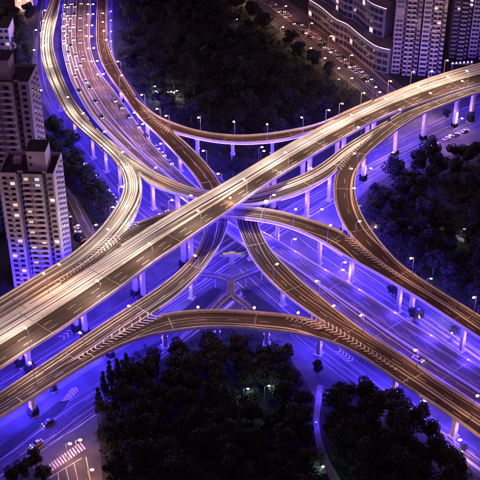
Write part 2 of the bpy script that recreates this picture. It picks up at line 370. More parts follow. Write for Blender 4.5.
deck('K', 'broad horizontal ramp arching along the near side above the dark lower park', K_up, K_lo, [9.9, 10.4, 10.8, 11, 11, 11, 10.7, 10.4, 10], R_RAMP, lanes=(.5,), skipL=lambda x, y: x < 153 or x > 327, flood=26, fw=.8, floodskip=lambda x, y: 120 < x < 300)
E_left = [(241, 202), (237, 220), (242.5, 238), (253, 260), (270, 281), (291, 299.5), (312, 314.5), (330, 327), (345, 335.5), (380, 356.5), (411, 376.5), (432, 390.5), (480, 423.5), (540, 462.5)]
E_right = [(259, 203), (257, 220), (261, 235), (271, 252), (284, 266), (297, 279), (322, 300), (343, 317), (370, 337), (411, 363), (432, 379), (463, 399), (480, 409), (540, 448)]
deck('E', 'curved ramp with pale painted light trails descending to the lower right beside the violet trunk', E_left, E_right, [13.2, 13, 12.2, 11.5, 11, 10.6, 10.2], R_RAMP, lanes=(.4,), skipL=lambda x, y: x > 327, flood=26)
B_left = [(66, -25), (65, 0), (63, 20), (62, 42), (65, 60), (70, 78), (80, 98), (90, 115), (107, 134), (132, 158), (160, 181), (190, 204), (215, 224), (245, 247), (270, 265), (297, 286), (322, 306), (380, 350), (432, 384), (480, 416), (540, 456)]
B_right = [(90, -25), (90, 0), (89.5, 21), (89.5, 42), (92.5, 59), (100, 75), (110, 87), (120, 101), (134, 121), (150, 143.5), (171, 165), (196, 188), (225, 209), (257, 230), (272, 239), (292.5, 251), (322, 270), (353, 287), (386, 308), (401, 319), (432, 337), (453, 352), (480, 369), (540, 405)]
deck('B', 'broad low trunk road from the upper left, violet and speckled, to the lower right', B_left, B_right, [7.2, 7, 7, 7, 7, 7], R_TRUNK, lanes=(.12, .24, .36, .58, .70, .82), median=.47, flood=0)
Bd = DECKS['B']; fm = MB(); s_ = 0  # violet floods added along both edges to tint this stretch of road
for i in range(1, len(Bd['C'])):
    s_ += (Bd['C'][i]-Bd['C'][i-1]).length; x, y = proj(Bd['C'][i])
    if s_ > 17 and 225 < x < 500:
        s_ = 0
        for fr in (.03, .97):
            p = Bd['L'][i].lerp(Bd['R'][i], fr)-Bd['o0']; fm.box(p+Vector((0, 0, 1.15)), (.5, .5, .4)); point_light(p+Vector((0, 0, 2.6)), VIO_W*.34*random.uniform(.7, 1.3), VIOLET, Bd['root'], .4, 'floodlight')  # added violet flood and its fixture box
fm.build('flood_fixture', M['fixture'], Bd['root'])  # fixture boxes of the added floods

# ------------------------------------------------------------------ ground streets
sheet('road', [(-90, 440), (-40, 385), (0, 352), (60, 318), (130, 275), (220, 222), (330, 160), (400, 122), (480, 85), (600, 30), (600, 95), (480, 148), (430, 160), (395, 172), (368, 188), (345, 215), (350, 240), (400, 277), (480, 327), (560, 380),
    (620, 560), (480, 478), (455, 455), (440, 438), (418, 420), (395, 403), (372, 395), (350, 392), (330, 402), (316, 400), (302, 376), (285, 350), (262, 332), (225, 326), (180, 332), (140, 350), (112, 372), (102, 395), (98, 420), (104, 500), (60, 500), (44, 480), (28, 462), (0, 484), (-90, 540)], .01, M['asphalt'])
sheet('road', [(44, -40), (42, 0), (37, 25), (34, 45), (33, 75), (40, 98), (52, 118), (68, 138), (84, 158), (104, 190), (130, 225), (170, 250), (230, 222), (200, 160), (160, 120), (134, 92), (120, 72), (114, 50), (113, 0), (113, -40)], .014, M['asphalt'])
def ground_road(L, R, z, lanes, name='road', m=None):
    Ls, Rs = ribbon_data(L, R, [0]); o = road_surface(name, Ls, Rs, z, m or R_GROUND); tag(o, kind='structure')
    GROUND_POLYS.append([(p.x, p.y) for p in Ls]+[(p.x, p.y) for p in reversed(Rs)])
    mb = MB()
    for fr in lanes: strip_line(mb, [a.lerp(b, fr) for a, b in zip(Ls, Rs)], z+.006, .22, (4, 6))
    for fr in (.03, .97): strip_line(mb, [a.lerp(b, fr) for a, b in zip(Ls, Rs)], z+.006, .2)
    tag(mb.build('road_marking', M['worn_paint']), kind='structure')
    return Ls, Rs
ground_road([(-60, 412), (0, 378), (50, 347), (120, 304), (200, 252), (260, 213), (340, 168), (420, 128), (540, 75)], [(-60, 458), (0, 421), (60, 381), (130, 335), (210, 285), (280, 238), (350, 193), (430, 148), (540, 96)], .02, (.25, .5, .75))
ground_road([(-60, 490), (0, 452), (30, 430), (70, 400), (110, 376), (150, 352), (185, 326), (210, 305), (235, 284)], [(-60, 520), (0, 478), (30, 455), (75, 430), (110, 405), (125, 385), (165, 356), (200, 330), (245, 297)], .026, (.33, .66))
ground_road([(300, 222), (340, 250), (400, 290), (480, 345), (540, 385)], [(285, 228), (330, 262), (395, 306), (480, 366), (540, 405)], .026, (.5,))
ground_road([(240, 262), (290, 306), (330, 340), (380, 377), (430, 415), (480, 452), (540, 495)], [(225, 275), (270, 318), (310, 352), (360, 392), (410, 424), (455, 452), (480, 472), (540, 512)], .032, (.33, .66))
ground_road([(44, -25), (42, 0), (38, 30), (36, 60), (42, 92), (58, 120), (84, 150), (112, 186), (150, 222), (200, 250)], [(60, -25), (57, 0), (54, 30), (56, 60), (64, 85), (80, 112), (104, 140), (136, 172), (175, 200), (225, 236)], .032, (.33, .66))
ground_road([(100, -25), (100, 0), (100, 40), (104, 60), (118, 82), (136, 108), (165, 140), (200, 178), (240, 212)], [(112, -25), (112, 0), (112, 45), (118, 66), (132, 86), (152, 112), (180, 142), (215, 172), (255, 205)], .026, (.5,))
# side street among the tower blocks
ground_road([(40, 168), (55, 185), (68, 200), (78, 222), (88, 240), (100, 262)], [(46, 166), (62, 182), (76, 197), (88, 218), (99, 238), (112, 258)], .02, (.5,))
# shopping street at the top
ground_road([(240, -30), (272, -10), (308, 14), (340, 36), (372, 60), (395, 80), (408, 90)], [(215, -14), (248, 8), (286, 36), (316, 58), (350, 84), (372, 100), (392, 110)], .02, (.5,))
# park path at the bottom
ground_road([(318, 385), (315, 404), (314, 425), (318, 450), (330, 480), (345, 505)], [(323, 384), (321, 404), (319, 425), (325, 450), (338, 476), (354, 500)], .02, (), 'path', M['pave'])
ground_road([(395, 230), (420, 224), (440, 226), (462, 238), (485, 246)], [(396, 232), (420, 226.5), (439, 229), (460, 241), (485, 250)], .02, (), 'path', M['pave'])
# planted medians
def planted(px, h=.18, m=None, label=None):
    P = [at(x, y, 0) for x, y in px]; c = sum((p.xy for p in P), Vector((0, 0)))/len(P)
    bm = bmesh.new(); lo = [bm.verts.new((p.x-c.x, p.y-c.y, .05)) for p in P]; hi = [bm.verts.new((p.x-c.x, p.y-c.y, h)) for p in P]
    for i in range(len(P)): j = (i+1) % len(P); bm.faces.new((lo[i], lo[j], hi[j], hi[i]))
    f = bm.faces.new(hi); bm.normal_update(); bmesh.ops.recalc_face_normals(bm, faces=bm.faces); me = bpy.data.meshes.new('traffic_island'); bm.to_mesh(me); bm.free()
    me.materials.append(M['grass']); o = bpy.data.objects.new('traffic_island', me); COL.objects.link(o); o.location = (c.x, c.y, 0); tag(o, kind='structure')
    return P
ISL = [planted([(-20, 466), (0, 447), (30, 425), (58, 402), (70, 400), (62, 410), (30, 434), (0, 458)]),
       planted([(168, 322), (192, 303), (214, 287), (222, 290), (205, 308), (190, 324)]),
       planted([(240, 288), (250, 290), (272, 306), (292, 322), (268, 322), (252, 306)])]

# ------------------------------------------------------------------ crosswalk, arrows and chevrons on the ground
def P2(px, py, z=.045): p = at(px, py, 0); return Vector((p.x, p.y, z))
mb = MB()
for k in range(13):
    t = k/12; a = P2(49+t*31, 464-t*21.5); b = a+(P2(53.5, 470.5)-P2(49, 464))*(1.0+.1*t)
    d = (P2(80, 442.5)-P2(49, 464)).normalized()*.32; mb.quad(a-d, a+d, b+d, b-d)
tag(mb.build('crosswalk', M['paint']), kind='structure')
mb = MB()
for l in ([(50, 478), (57, 473), (82, 458)], [(66, 468), (71, 490)], [(74, 463), (80, 490)], [(86, 457), (92, 490)], [(58, 473), (60, 490)], [(15, 470), (50, 445), (95, 415)], [(20, 455), (60, 432)]):
    strip_line(mb, [P2(*q) for q in l], .004, .25)
tag(mb.build('road_marking', M['paint']), kind='structure')
mb = MB()
for rows in (((65, 402), (76, 388), 7, 3.0), ((340, 352), (352, 361), 5, 3.4), ((64, 336), (76, 328), 4, 3)):
    a = P2(*rows[0]); b = P2(*rows[1]); d = (b-a); L_ = d.length; d.normalize(); nn = Vector((-d.y, d.x, 0))
    for k in range(rows[2]):
        c = a+d*L_*k/(rows[2]-1)
        for s in (-1, 1): q = c+nn*s*rows[3]/2-d*1.4; mb.quad(c-d*.35, c+d*.35, q+d*.35, q-d*.35)
tag(mb.build('road_marking', M['paint']), kind='structure')
def chevrons(key, pts, w0, w1, step=1.9, flip=1, wid=.55):
    """V stripes in the gore, painted on the road surface of one deck"""
    D = DECKS[key]; P = []
    for x, y in crom(pts, 10):
        c = min(D['C'], key=lambda q: abs(proj(q)[0]-x)+abs(proj(q)[1]-y)); P.append(at(x, y, c.z+.05))
    d = [0]
    for i in range(1, len(P)): d.append(d[-1]+(P[i]-P[i-1]).length)
    mb = MB(); s = 0
    while s < d[-1]:
        i = max(j for j in range(len(d)) if d[j] <= s); i = min(i, len(P)-2); c = P[i].lerp(P[i+1], (s-d[i])/(d[i+1]-d[i])); t = (P[i+1]-P[i]).normalized(); nn = Vector((-t.y, t.x, 0)).normalized()
        near = [min(E_['C'], key=lambda q: (q.xy-c.xy).length) for E_ in DECKS.values() if inside((c.x+nn.x*2, c.y+nn.y*2), E_['poly']) or inside((c.x-nn.x*2, c.y-nn.y*2), E_['poly'])]
        c.z = max([c.z]+[q.z for q in near if abs(q.z-c.z) < 1.6])
        hw = (w0+(w1-w0)*s/d[-1])/2; c = c+Vector((0, 0, .05))-D['o0']
        for sg in (-1, 1): q = c+nn*sg*hw-t*flip*hw*.8; mb.quad(c-t*wid/2, c+t*wid/2, q+t*wid/2, q-t*wid/2)
        s += step
    mb.build('chevron_marking', M['paint'], D['root'])
chevrons('C', [(138, 222), (120, 237), (98, 254.5), (75, 271), (55, 285)], 7, 1.5, flip=-1)
chevrons('K', [(152, 318.5), (140, 325), (125, 333), (108, 342.5), (90, 353), (75, 362)], 6, 1.5, flip=1)
chevrons('E', [(312, 319), (330, 328), (345, 336.5), (362, 347), (380, 358.5), (397, 370)], 5.5, 1.5, flip=1)
chevrons('K', [(288, 318.5), (300, 321), (314, 325), (328, 331)], 1.5, 5, flip=1)
chevrons('I', [(350, 239), (360, 248), (372, 257.5), (385, 267), (400, 277)], 5, 1.5, flip=1)
chevrons('I', [(339, 168), (347, 158.5), (358, 148), (372, 137)], 5, 1.5, flip=1)
chevrons('D', [(169, 131), (160, 125.5), (150, 117), (141, 107)], 4.5, 1.5, flip=1)
chevrons('C', [(138, 177), (133, 169), (127, 162.5), (118, 153)], 5, 1.5, flip=1)

# ------------------------------------------------------------------ piers
def deck_at(key, px, py, dz=0):
    D = DECKS[key]; i = min(range(len(D['C'])), key=lambda k: (proj(D['C'][k]+Vector((0, 0, dz)))[0]-px)**2+.15*(proj(D['C'][k])[1]-py)**2)
    a = D['C'][max(0, i-1)]; b = D['C'][min(len(D['C'])-1, i+1)]; t = (b-a); t.z = 0; t.normalize()
    return D, i, D['C'][i], t
def pier(key, px, py, kind, label, group, wid=1.8, flood=1.0, ivy=False):
    D, i, c, t = deck_at(key, px, py, -6); z = c.z-D['th']; W = (D['R'][i]-D['L'][i]).length
    base = Vector((c.x, c.y, 0)); rz = math.atan2(t.y, t.x)
    offs = [0] if kind == 'one' else [-W*.13, W*.13]
    nn = Vector((-t.y, t.x, 0))
    for o_ in offs:
        for k2, D2 in DECKS.items():
            if k2 != key and D2['C'][len(D2['C'])//2].z < 30:
                q = base+nn*o_
                if inside((q.x, q.y), D2['poly']):
                    zz = min(D2['C'], key=lambda p: (p.xy-q.xy).length).z
                    if zz < c.z-3: print('PIER', key, px, py, 'hits', k2)
    root = thing('bridge_pier', base, label, 'bridge pier', group, rz)
    for o_ in offs:
        mb = MB(); h = z-1.1
        mb.box((0, o_, h/2), (wid, wid*1.15 if kind == 'one' else wid*.95, h)); ob = mb.build('column', M['concrete'], root)
        bv = ob.modifiers.new('b', 'BEVEL'); bv.width = .18; bv.segments = 2
        mb = MB(); mb.box((0, o_, .35), (wid*1.7, wid*1.9, .7)); mb.build('footing', M['concrete'], root)
    mb = MB(); hw = (W*.22 if kind == 'one' else W*.2)
    v = [(-wid*.55, -hw, z-.02), (-wid*.55, hw, z-.02), (-wid*.55, hw, z-.6), (-wid*.55, offs[-1]+wid*.6, z-1.1), (-wid*.55, offs[0]-wid*.6, z-1.1), (-wid*.55, -hw, z-.6)]
    vv = v+[(-a[0], a[1], a[2]) for a in v]; f = [(0, 1, 2, 3, 4, 5), (11, 10, 9, 8, 7, 6)]+[(k, (k+1) % 6+0, (k+1) % 6+6, k+6) for k in range(6)]
    ob = mesh_obj('crosshead', vv, [tuple(reversed(q)) for q in f], M['concrete'], root)
    if ivy:
        for o_ in offs:
            mb = MB(); rnd = random.Random(px); hh = rnd.uniform(2.6, 4.2)
            for k in range(420):
                sd = rnd.randrange(4); a_ = rnd.uniform(-1, 1)*wid*.72; z_ = rnd.uniform(0, hh)**1; b_ = wid*.74*rnd.uniform(.9, 1.12)
                x_, y_ = [(a_, b_), (a_, -b_), (b_, a_), (-b_, a_)][sd]; e = rnd.uniform(.25, .5)
                mb.quad((x_-e, y_+o_, z_-e), (x_+e*.5, y_+o_-e, z_), (x_+e, y_+o_, z_+e), (x_-e*.5, y_+o_+e, z_))
            mb.build('climbing_ivy', M['leaf3'], root)
    if flood:
        for sg in (-1, 1):
            q = (sg*(wid*.5+.22), offs[0], h*.62); mb = MB(); mb.box(q, (.4, .5, .35)); mb.build('flood_fixture', M['fixture'], root)
            point_light((sg*(wid*.5+2.6), offs[0], h*.62), VIO_W*.5*flood, VIOLET, root, .5, 'floodlight')
    return root
PIERS = [('A', 'under the top motorway', 'left', [(22, 356, 'two'), (83, 318, 'two'), (139, 275, 'two'), (187, 240, 'two'), (272, 185, 'two'), (308, 165, 'two'), (340, 144, 'two'), (373, 126, 'two')]),
    ('C', 'under the pale left ramp', 'top', [(58, 95, 'one'), (72, 118, 'one'), (90, 140, 'one'), (104, 153, 'one'), (117, 172, 'one')]),
    ('Cb', 'under the middle connector', 'left', [(152, 186, 'one'), (177, 192, 'one'), (309, 185, 'one'), (331, 172, 'one')]),
    ('D', 'under the long ramp from the top edge', 'top', [(104, 60, 'one'), (121, 88, 'one'), (146, 120, 'one'), (177, 152, 'one'), (190, 275, 'one'), (56, 370, 'one'), (112, 336, 'two')]),
    ('Da', 'under the arc ramp by the upper park', 'left', [(198, 138, 'one'), (234, 142, 'one'), (273, 141, 'one'), (303, 133, 'one')]),
    ('I', 'under the right curving ramp', 'top', [(475, 92, 'one'), (458, 96, 'one'), (426, 108, 'one'), (396, 126, 'one'), (365, 155, 'one'), (344, 205, 'one')]),
    ('J', 'under the brown connector', 'left', [(152, 224, 'one'), (276, 218, 'one'), (318, 233, 'one'), (352, 252, 'one'), (398, 282, 'one'), (411, 290, 'one'), (462, 322, 'one')]),
    ('K', 'under the broad near ramp', 'left', [(30, 395, 'one'), (162, 325, 'one'), (216, 320, 'one'), (267, 323, 'one'), (322, 332, 'one'), (395, 372, 'one'), (455, 412, 'one')]),
    ('E', 'under the lower right ramp', 'top', [(250, 235, 'one'), (283, 283, 'one')])]
for key, where, side, ps in PIERS:
    for k, (x, y, kd) in enumerate(ps):
        pier(key, x, y, kd, '%s concrete pier%s %s, %s from the %s' % ('twin column' if kd == 'two' else 'single column', '', where, ORD[k], side), 'concrete piers '+where, 1.7 if key in 'AKI' else 1.45, dict(Da=.12, K=.55 if 140 < x < 290 else 1.1, I=.8).get(key, 1.0)*random.uniform(.5, 1.4), key in 'AI' or (key in 'DK' and x < 130))
# low trunk: short squat piers, hidden for the most part
for k, (x, y) in enumerate([(75, 20), (77, 60), (98, 95), (130, 132), (168, 170), (290, 258), (340, 300), (405, 348), (450, 380)]):
    pier('B', x, y, 'two', 'short twin column pier below the low trunk road, %s from the upper left' % ORD[k], 'short piers below the low trunk road', 1.5, 0)
# free standing T pier between the two inner ramps
c = at(232, 276, 0); t_ = thing('bridge_pier', (c.x, c.y, 0), 'pink lit T shaped pier standing between the two inner ramps', 'bridge pier')
mb = MB(); mb.box((0, 0, 5.1), (2.1, 1.5, 10.2)); mb.build('column', M['girder'], t_)
mb = MB(); mb.box((0, 0, 10.75), (10.5, 1.7, 1.1)); mb.box((0, 0, 11.6), (2.6, 1.5, .6)); mb.build('crosshead', M['girder'], t_)
for s in (-1, 1): mb = MB(); mb.box((s*4.4, 0, 11.45), (1.2, 1.4, .4)); mb.build('bearing', M['dark'], t_)

# ------------------------------------------------------------------ footbridge in the middle
c = at(231, 291, 6); fb = thing('footbridge', (c.x, c.y, 0), 'X shaped pedestrian footbridge in the blue lit centre of the interchange', 'footbridge')
FZ = 6.0; n0 = Vector((c.x, c.y, FZ))
k1, k2 = at(231, 281, FZ), at(231, 296, FZ)
arms = [(k1, [(231, 281), (222, 277.5), (208, 275), (196, 274)]), (k1, [(231, 281), (240, 277), (252, 272.5), (262, 268)]), (k2, [(231, 295), (224, 300), (216, 308), (206, 320)]), (k2, [(231, 295), (238, 300), (247, 307), (258, 318)]), (k1, [(231, 279), (231, 288), (231, 298)])]
for ai, (st, ap) in enumerate(arms):
    P = [at(x, y, FZ)-Vector((c.x, c.y, 0)) for x, y in crom(ap, 8)]
    zz = ai*.004
    for q in P: q.z += zz
    W = 2.1 if ai < 4 else 2.7; A_ = []; B_ = []
    for i, p in enumerate(P):
        d = P[min(i+1, len(P)-1)]-P[max(0, i-1)]; nn = Vector((-d.y, d.x, 0)).normalized()*W/2; A_.append(p+nn); B_.append(p-nn)
    v = []; f = []
    for a, b in zip(A_, B_): v += [a, b, b-Vector((0, 0, .7)), a-Vector((0, 0, .7))]
    for i in range(len(P)-1):
        for k in range(4): f.append((4*i+k, 4*i+(k+1) % 4, 4*i+4+(k+1) % 4, 4*i+4+k))
    f += [(0, 1, 2, 3), tuple(4*(len(P)-1)+k for k in (3, 2, 1, 0))]
    mesh_obj('deck', v, f, M['fdeck'], fb)
    for Q, sg in ((A_[3:], -1), (B_[3:], 1)):
        mb = MB(); sweep_box(mb, Q, sg, .08, .95, 1.1); sweep_box(mb, Q, sg, .06, .1, .55)
        for q in Q[::2]: mb.box((q.x, q.y, q.z+.5), (.08, .08, 1.0))
        mb.build('railing', M['girder'], fb)
    for q in (P[-1], P[len(P)//2]):
        if ai < 4: mb = MB(); mb.tube((q.x, q.y, 0), (q.x, q.y, FZ-.68), .26); mb.build('column', M['concrete'], fb)

# ------------------------------------------------------------------ street lamps
def make_lamp(h, arm, heads, m='lamp', r=.42):
    root = thing('street_lamp', (0, 0, 0), 'x', 'street lamp')
    mb = MB(); mb.tube((0, 0, 0), (0, 0, h), .13, .08, 8); mb.box((0, 0, .2), (.4, .4, .4)); mb.build('pole', M['metal'], root)
    for s in ([1] if heads == 1 else [1, -1]):
        mb = MB(); mb.tube((0, 0, h-.15), (s*arm*.5, 0, h+.25), .06); mb.tube((s*arm*.5, 0, h+.25), (s*arm, 0, h+.3), .05); mb.build('arm', M['metal'], root)
        mb = MB(); mb.box((s*arm, 0, h+.42), (1.1, .42, .16), taper=.7); hd = mb.build('lamp_head', M['metal'], root)
        mb = MB(); mb.ball((s*arm, 0, h+.22), r, (1.25, .9, .55), 12); mb.build('lamp_glass', M[m], hd, True)
    return root
PROT = {}
def lamp(px, py, dk, label, h=8.5, power=1.0, heads=1, m='lamp', col=WARM, group=None, arm=1.5, r=.6):
    if dk is None: z = 0
    else: z = deck_at(dk, px, py+12)[2].z
    p = at(px, py, z+h+.3); rz = random.uniform(-.2, .2); base = Vector((p.x-arm if heads == 1 else p.x, p.y, z))
    if dk:
        D = DECKS[dk]; best = None
        for E_ in (D['L'], D['R']):
            for i, q in enumerate(E_):
                dd = (q.xy-p.xy).length
                if best is None or dd < best[0]: best = (dd, q, i)
        if best[0] < 6.5 and heads == 1:
            q = best[1]; ctr = D['C'][best[2]]; inn = (ctr-q); inn.z = 0; inn = inn.normalized() if inn.length > .2 else Vector((1, 0, 0))
            base = q+inn*.15; rz = math.atan2(inn.y, inn.x); arm = 1.6; base.z = z = q.z
    key = (h, arm, heads, m, r)
    if key not in PROT: root = PROT[key] = make_lamp(*key)
    else: root = copy_tree(PROT[key])
    root.location = base; root.rotation_euler = (0, 0, rz); tag(root, label, 'street lamp', group)
    for s in ([1] if heads == 1 else [1, -1]):
        hp = base+Vector((cos(rz)*arm*s, sin(rz)*arm*s, h-.25))
        root.location = base
        lo = point_light((arm*s, 0, h-.3), LAMP_W*power/(heads**.5), col, root, .35, 'lamp_light')
    return root
# copies must be taken before lights are attached, so every kind is made first
def lamp_row(rows, dk, where, side, **kw):
    for k, (x, y) in enumerate(rows):
        lamp(x, y, dk, 'street lamp %s, %s from the %s' % (where, ORD[k], side), group='street lamps '+where, **kw)
_old = copy_tree
def copy_tree(o, parent=None):
    if o.type == 'LIGHT': return None
    c = o.copy(); COL.objects.link(c); c.parent = parent
    for ch in list(o.children): copy_tree(ch, c)
    return c
lamp_row([(104, 12), (104, 21), (104, 30), (105, 40), (116, 62), (124, 76), (141, 94), (157, 108), (175, 112)], 'D', 'on the outer edge of the ramp from the top', 'top', power=.75)
lamp_row([(199, 116), (234, 122), (268, 122), (303, 117)], 'Da', 'on the arc ramp by the upper park', 'left', power=.8)
lamp_row([(90.5, 4), (90.5, 14), (89.5, 25), (89, 36), (91, 48), (94.5, 61), (100.5, 74)], 'B', 'with two heads between trunk road and ramp', 'top', heads=2, power=1.1, col=PINK)
lamp_row([(117, 94), (128, 112), (143, 126), (158, 146)], 'B', 'on the right edge of the violet trunk', 'top', power=1.1, col=PINK)
lamp_row([(63, 4), (61, 15), (58, 26), (60.5, 37), (63, 45), (64, 57)], 'B', 'on the left edge of the trunk road', 'top', power=1.1, col=PINK)
lamp_row([(46, 9), (43, 20), (41, 33), (39, 47)], 'C', 'on the pale ramp left edge near the top', 'top', power=2.4, col=WHITE)
lamp_row([(36, 30), (34, 50), (36, 72), (41, 90)], None, 'along the street left of the pale ramp', 'top', power=.4, col=(.85, .5, .9), h=8)
lamp_row([(111, 11), (111, 20), (111, 31), (111, 41), (111, 51)], None, 'along the street right of the upper ramp', 'top', power=.5, col=(.7, .5, 1), h=8, m='violet')
lamp_row([(47, 67), (71, 97), (84, 113), (101, 134), (119, 154), (125, 168), (124, 187), (122, 205), (113, 231)], 'C', 'on the pale left ramp', 'top', power=1.6, col=WHITE)
lamp_row([(148, 170), (191, 195), (274, 195), (314, 169), (375, 131)], 'Cb', 'on the middle connector', 'left', power=.8)
lamp_row([(45, 276), (63, 269)], 'C', 'on the outer edge at the lower left merge', 'left', power=.9)
lamp_row([(24, 325), (96, 280), (150, 243), (200, 210), (243, 181), (286, 154)], 'A', 'in the middle of the top motorway', 'left', power=4.7, col=WHITE)
lamp_row([(322, 133), (355, 117), (387, 100), (417, 88), (450, 79), (470, 72)], 'A', 'in the right half of the top motorway', 'left', power=3.0, col=WHITE)
lamp_row([(332, 110), (342, 104), (366, 94), (397, 82), (417, 73), (432, 71), (453, 61)], 'A', 'on the far edge of the top motorway', 'left', power=.9)
lamp_row([(402, 109), (432, 95), (464, 82), (357, 152), (352, 169), (353, 187), (350, 224)], 'I', 'on the right curving ramp', 'top right', power=.75)
lamp_row([(408, 257), (475, 299)], 'I', 'rising beside the dark right hand park', 'left', power=.8)
lamp_row([(204, 151), (219, 173)], 'D', 'on the ramp where it dives under the motorway', 'top', power=.7)
lamp_row([(193, 258), (130, 302), (80, 336), (30, 368)], 'D', 'on the ramp towards the lower left', 'top', power=.75)
lamp_row([(262, 147), (264, 151)], None, 'standing in the upper park behind the motorway', 'left', power=.2, h=9)
lamp_row([(277, 264), (311, 283), (332, 305), (360, 315), (412, 350), (470, 403)], 'E', 'between the lower ramp and violet trunk', 'top', power=.9)
lamp_row([(200, 305), (255, 307), (300, 315)], 'K', 'on the broad near ramp', 'left', power=.6)
lamp(268, 202, 'J', 'brightest street lamp, flaring where the brown connector leaves the motorway', power=1.8, r=1.0, col=WHITE)
lamp_row([(230, 201), (293, 209), (335, 222)], 'J', 'on the brown connector', 'left', power=.6)
lamp_row([(295, 239), (322, 209), (361, 206), (376, 227), (343, 270), (371, 168), (172, 200), (160, 214), (345, 262)], None, 'at street level near the piers', 'left', power=1.1, h=7, col=(1, .48, .58))
lamp_row([(242, -4), (256, 7), (270, 17), (283, 27), (297, 38), (311, 48), (325, 58), (339, 68), (352, 78)], None, 'on the near side of the shopping street', 'left', power=.7, h=5, col=(1, .6, .42))
lamp_row([(286, 6), (312, 23), (331, 36), (352, 55)], None, 'on the far side of the shopping street', 'left', power=.7, h=7, col=(1, .35, .28))
lamp_row([(376, 87), (380, 92)], None, 'at the end of the shopping street', 'left', power=.4, h=8)
lamp_row([(96, 225), (44, 260), (78, 225), (113, 207), (65, 204)], None, 'in the side street by the tower blocks', 'left', power=.5, h=7)
lamp_row([(415, 110), (435, 105), (462, 118), (450, 135), (395, 122), (393, 152)], None, 'at street level below the right merge', 'left', power=1.6, h=7, col=(1, .5, .62))
lamp_row([(70, 443), (80, 440), (92, 470)], None, 'by the zebra crossing', 'left', power=1.1, h=7)
lamp_row([(461, 410), (425, 400), (460, 440)], None, 'on the street at the lower right', 'left', power=.4, h=7)
lamp_row([(473, 237), (431, 278), (465, 229), (446, 313)], None, 'in the dark right hand park', 'left', power=.12, h=4, m='lampw', col=(.8, .9, 1), r=.5)
lamp_row([(248, 388), (269, 386), (323, 466)], None, 'glowing pale green in the near park', 'left', power=.3, h=10.5, m='lampw', col=(.6, 1, .9), r=.45)
lamp_row([(339, 79), (240, 57), (200, 40), (237, 19)], None, 'small and lone in the upper park', 'right', power=.08, h=4, m='lampw', col=(.8, .9, 1), r=.3)
lamp_row([(155, 86), (156, 91), (158, 92), (164, 92), (167, 91.5), (171, 91.5), (174, 92), (177, 90.5)], None, 'in the lit cluster of the upper park', 'left', power=.25, h=4, m='lampw', col=(.9, .9, 1), r=.45)

# ------------------------------------------------------------------ floods washing the foot of the near tower
for k, (x, y) in enumerate([(30, 296), (60, 292)]):
    p = at(x, y, 0); r = thing('ground_floodlight', (p.x, p.y, 0), '%s violet ground floodlight at the near tower foot, from the left' % ORD[k], 'floodlight', 'floodlights at the near tower')
    mb = MB(); mb.box((0, 0, .3), (.3, .3, .6)); mb.build('stand', M['metal'], r)
    mb = MB(); mb.box((0, 0, .75), (.6, .4, .3)); mb.build('flood_head', M['fixture'], r); point_light((0, 0, 1.6), VIO_W*1.7, VIOLET, r, .4, 'floodlight')
for k, (x, y) in enumerate([(326, 398), (316, 425)]):  # violet floods added to turn the path blue
    p = at(x, y, 0); r = thing('ground_floodlight', (p.x, p.y, 0), '%s added violet floodlight on a low stand beside the park path, from the top' % ORD[k], 'floodlight', 'added floodlights at the park path')
    mb = MB(); mb.box((0, 0, .6), (.2, .2, 1.2)); mb.build('stand', M['metal'], r)
    mb = MB(); mb.box((0, 0, 1.35), (.5, .4, .3)); mb.build('flood_head', M['fixture'], r); point_light((0, 0, 3.0), VIO_W*(.35 if k == 0 else .12), VIOLET, r, .4, 'floodlight')  # head and light of the added floodlight

# ------------------------------------------------------------------ trees
def crown_mesh(name, m, R, H, n, seed, size=.75, cone=False):
    rnd = random.Random(seed); v = []; f = []
    blobs = []
    for _ in range(11):
        a = rnd.uniform(0, 2*pi); rr = rnd.uniform(.15, .72)*R; z = rnd.uniform(-.32, .42)*H
        if cone: rr *= max(.1, .6-z/H)
        blobs.append((Vector((rr*cos(a), rr*sin(a), z)), rnd.uniform(.3, .48)*R))
    blobs.append((Vector((0, 0, 0)), R*.55))
    if cone: blobs.append((Vector((0, 0, H*.5)), R*.25))
    for k in range(n):
        c, r = blobs[k % len(blobs)]
        d = Vector((rnd.gauss(0, 1), rnd.gauss(0, 1), rnd.gauss(0, 1))).normalized(); p = c+d*r*rnd.uniform(.72, 1.08); p.z *= .95
        nr = (d+Vector((rnd.gauss(0, .5), rnd.gauss(0, .5), rnd.gauss(0, .5)))).normalized(); u = nr.orthogonal().normalized(); w_ = nr.cross(u); s = size*rnd.uniform(.6, 1.25)
        i = len(v); v += [p+u*s*.5, p+w_*s*.34, p-u*s*.5, p-w_*s*.34]; f.append((i, i+1, i+2, i+3))
    me = bpy.data.meshes.new(name); me.from_pydata([tuple(a) for a in v], [], f); me.materials.append(m); return me
def trunk_mesh(H, R, seed):
    rnd = random.Random(seed); mb = MB(); mb.tube((0, 0, 0), (.1, 0, H*.55), .3, .2, 7); mb.tube((.1, 0, H*.5), (0, .1, H*.85), .19, .07, 6)
    for k in range(5):
        a = rnd.uniform(0, 2*pi); z = rnd.uniform(.4, .6)*H; mb.tube((.05, 0, z), (cos(a)*R*.6, sin(a)*R*.6, z+H*.22), .12, .04, 5)
    me = bpy.data.meshes.new('trunk'); me.from_pydata(mb.v, [], mb.f); me.materials.append(M['trunk']); return me
CR = [(crown_mesh('crown', M[mk], R, H, 2300, s, .8), trunk_mesh(H*1.15, R, s), H) for mk, R, H, s in (('leaf', 4.6, 8, 1), ('leaf2', 5.2, 7.5, 2), ('leaf3', 5.6, 9, 3), ('leaf', 3.8, 7, 4), ('leaf3', 4.4, 8, 5))]
CN = [(crown_mesh('crown', M['leaf3'], 2.4, 12, 1800, 9, .6, True), trunk_mesh(11, 1.5, 9), 11)]
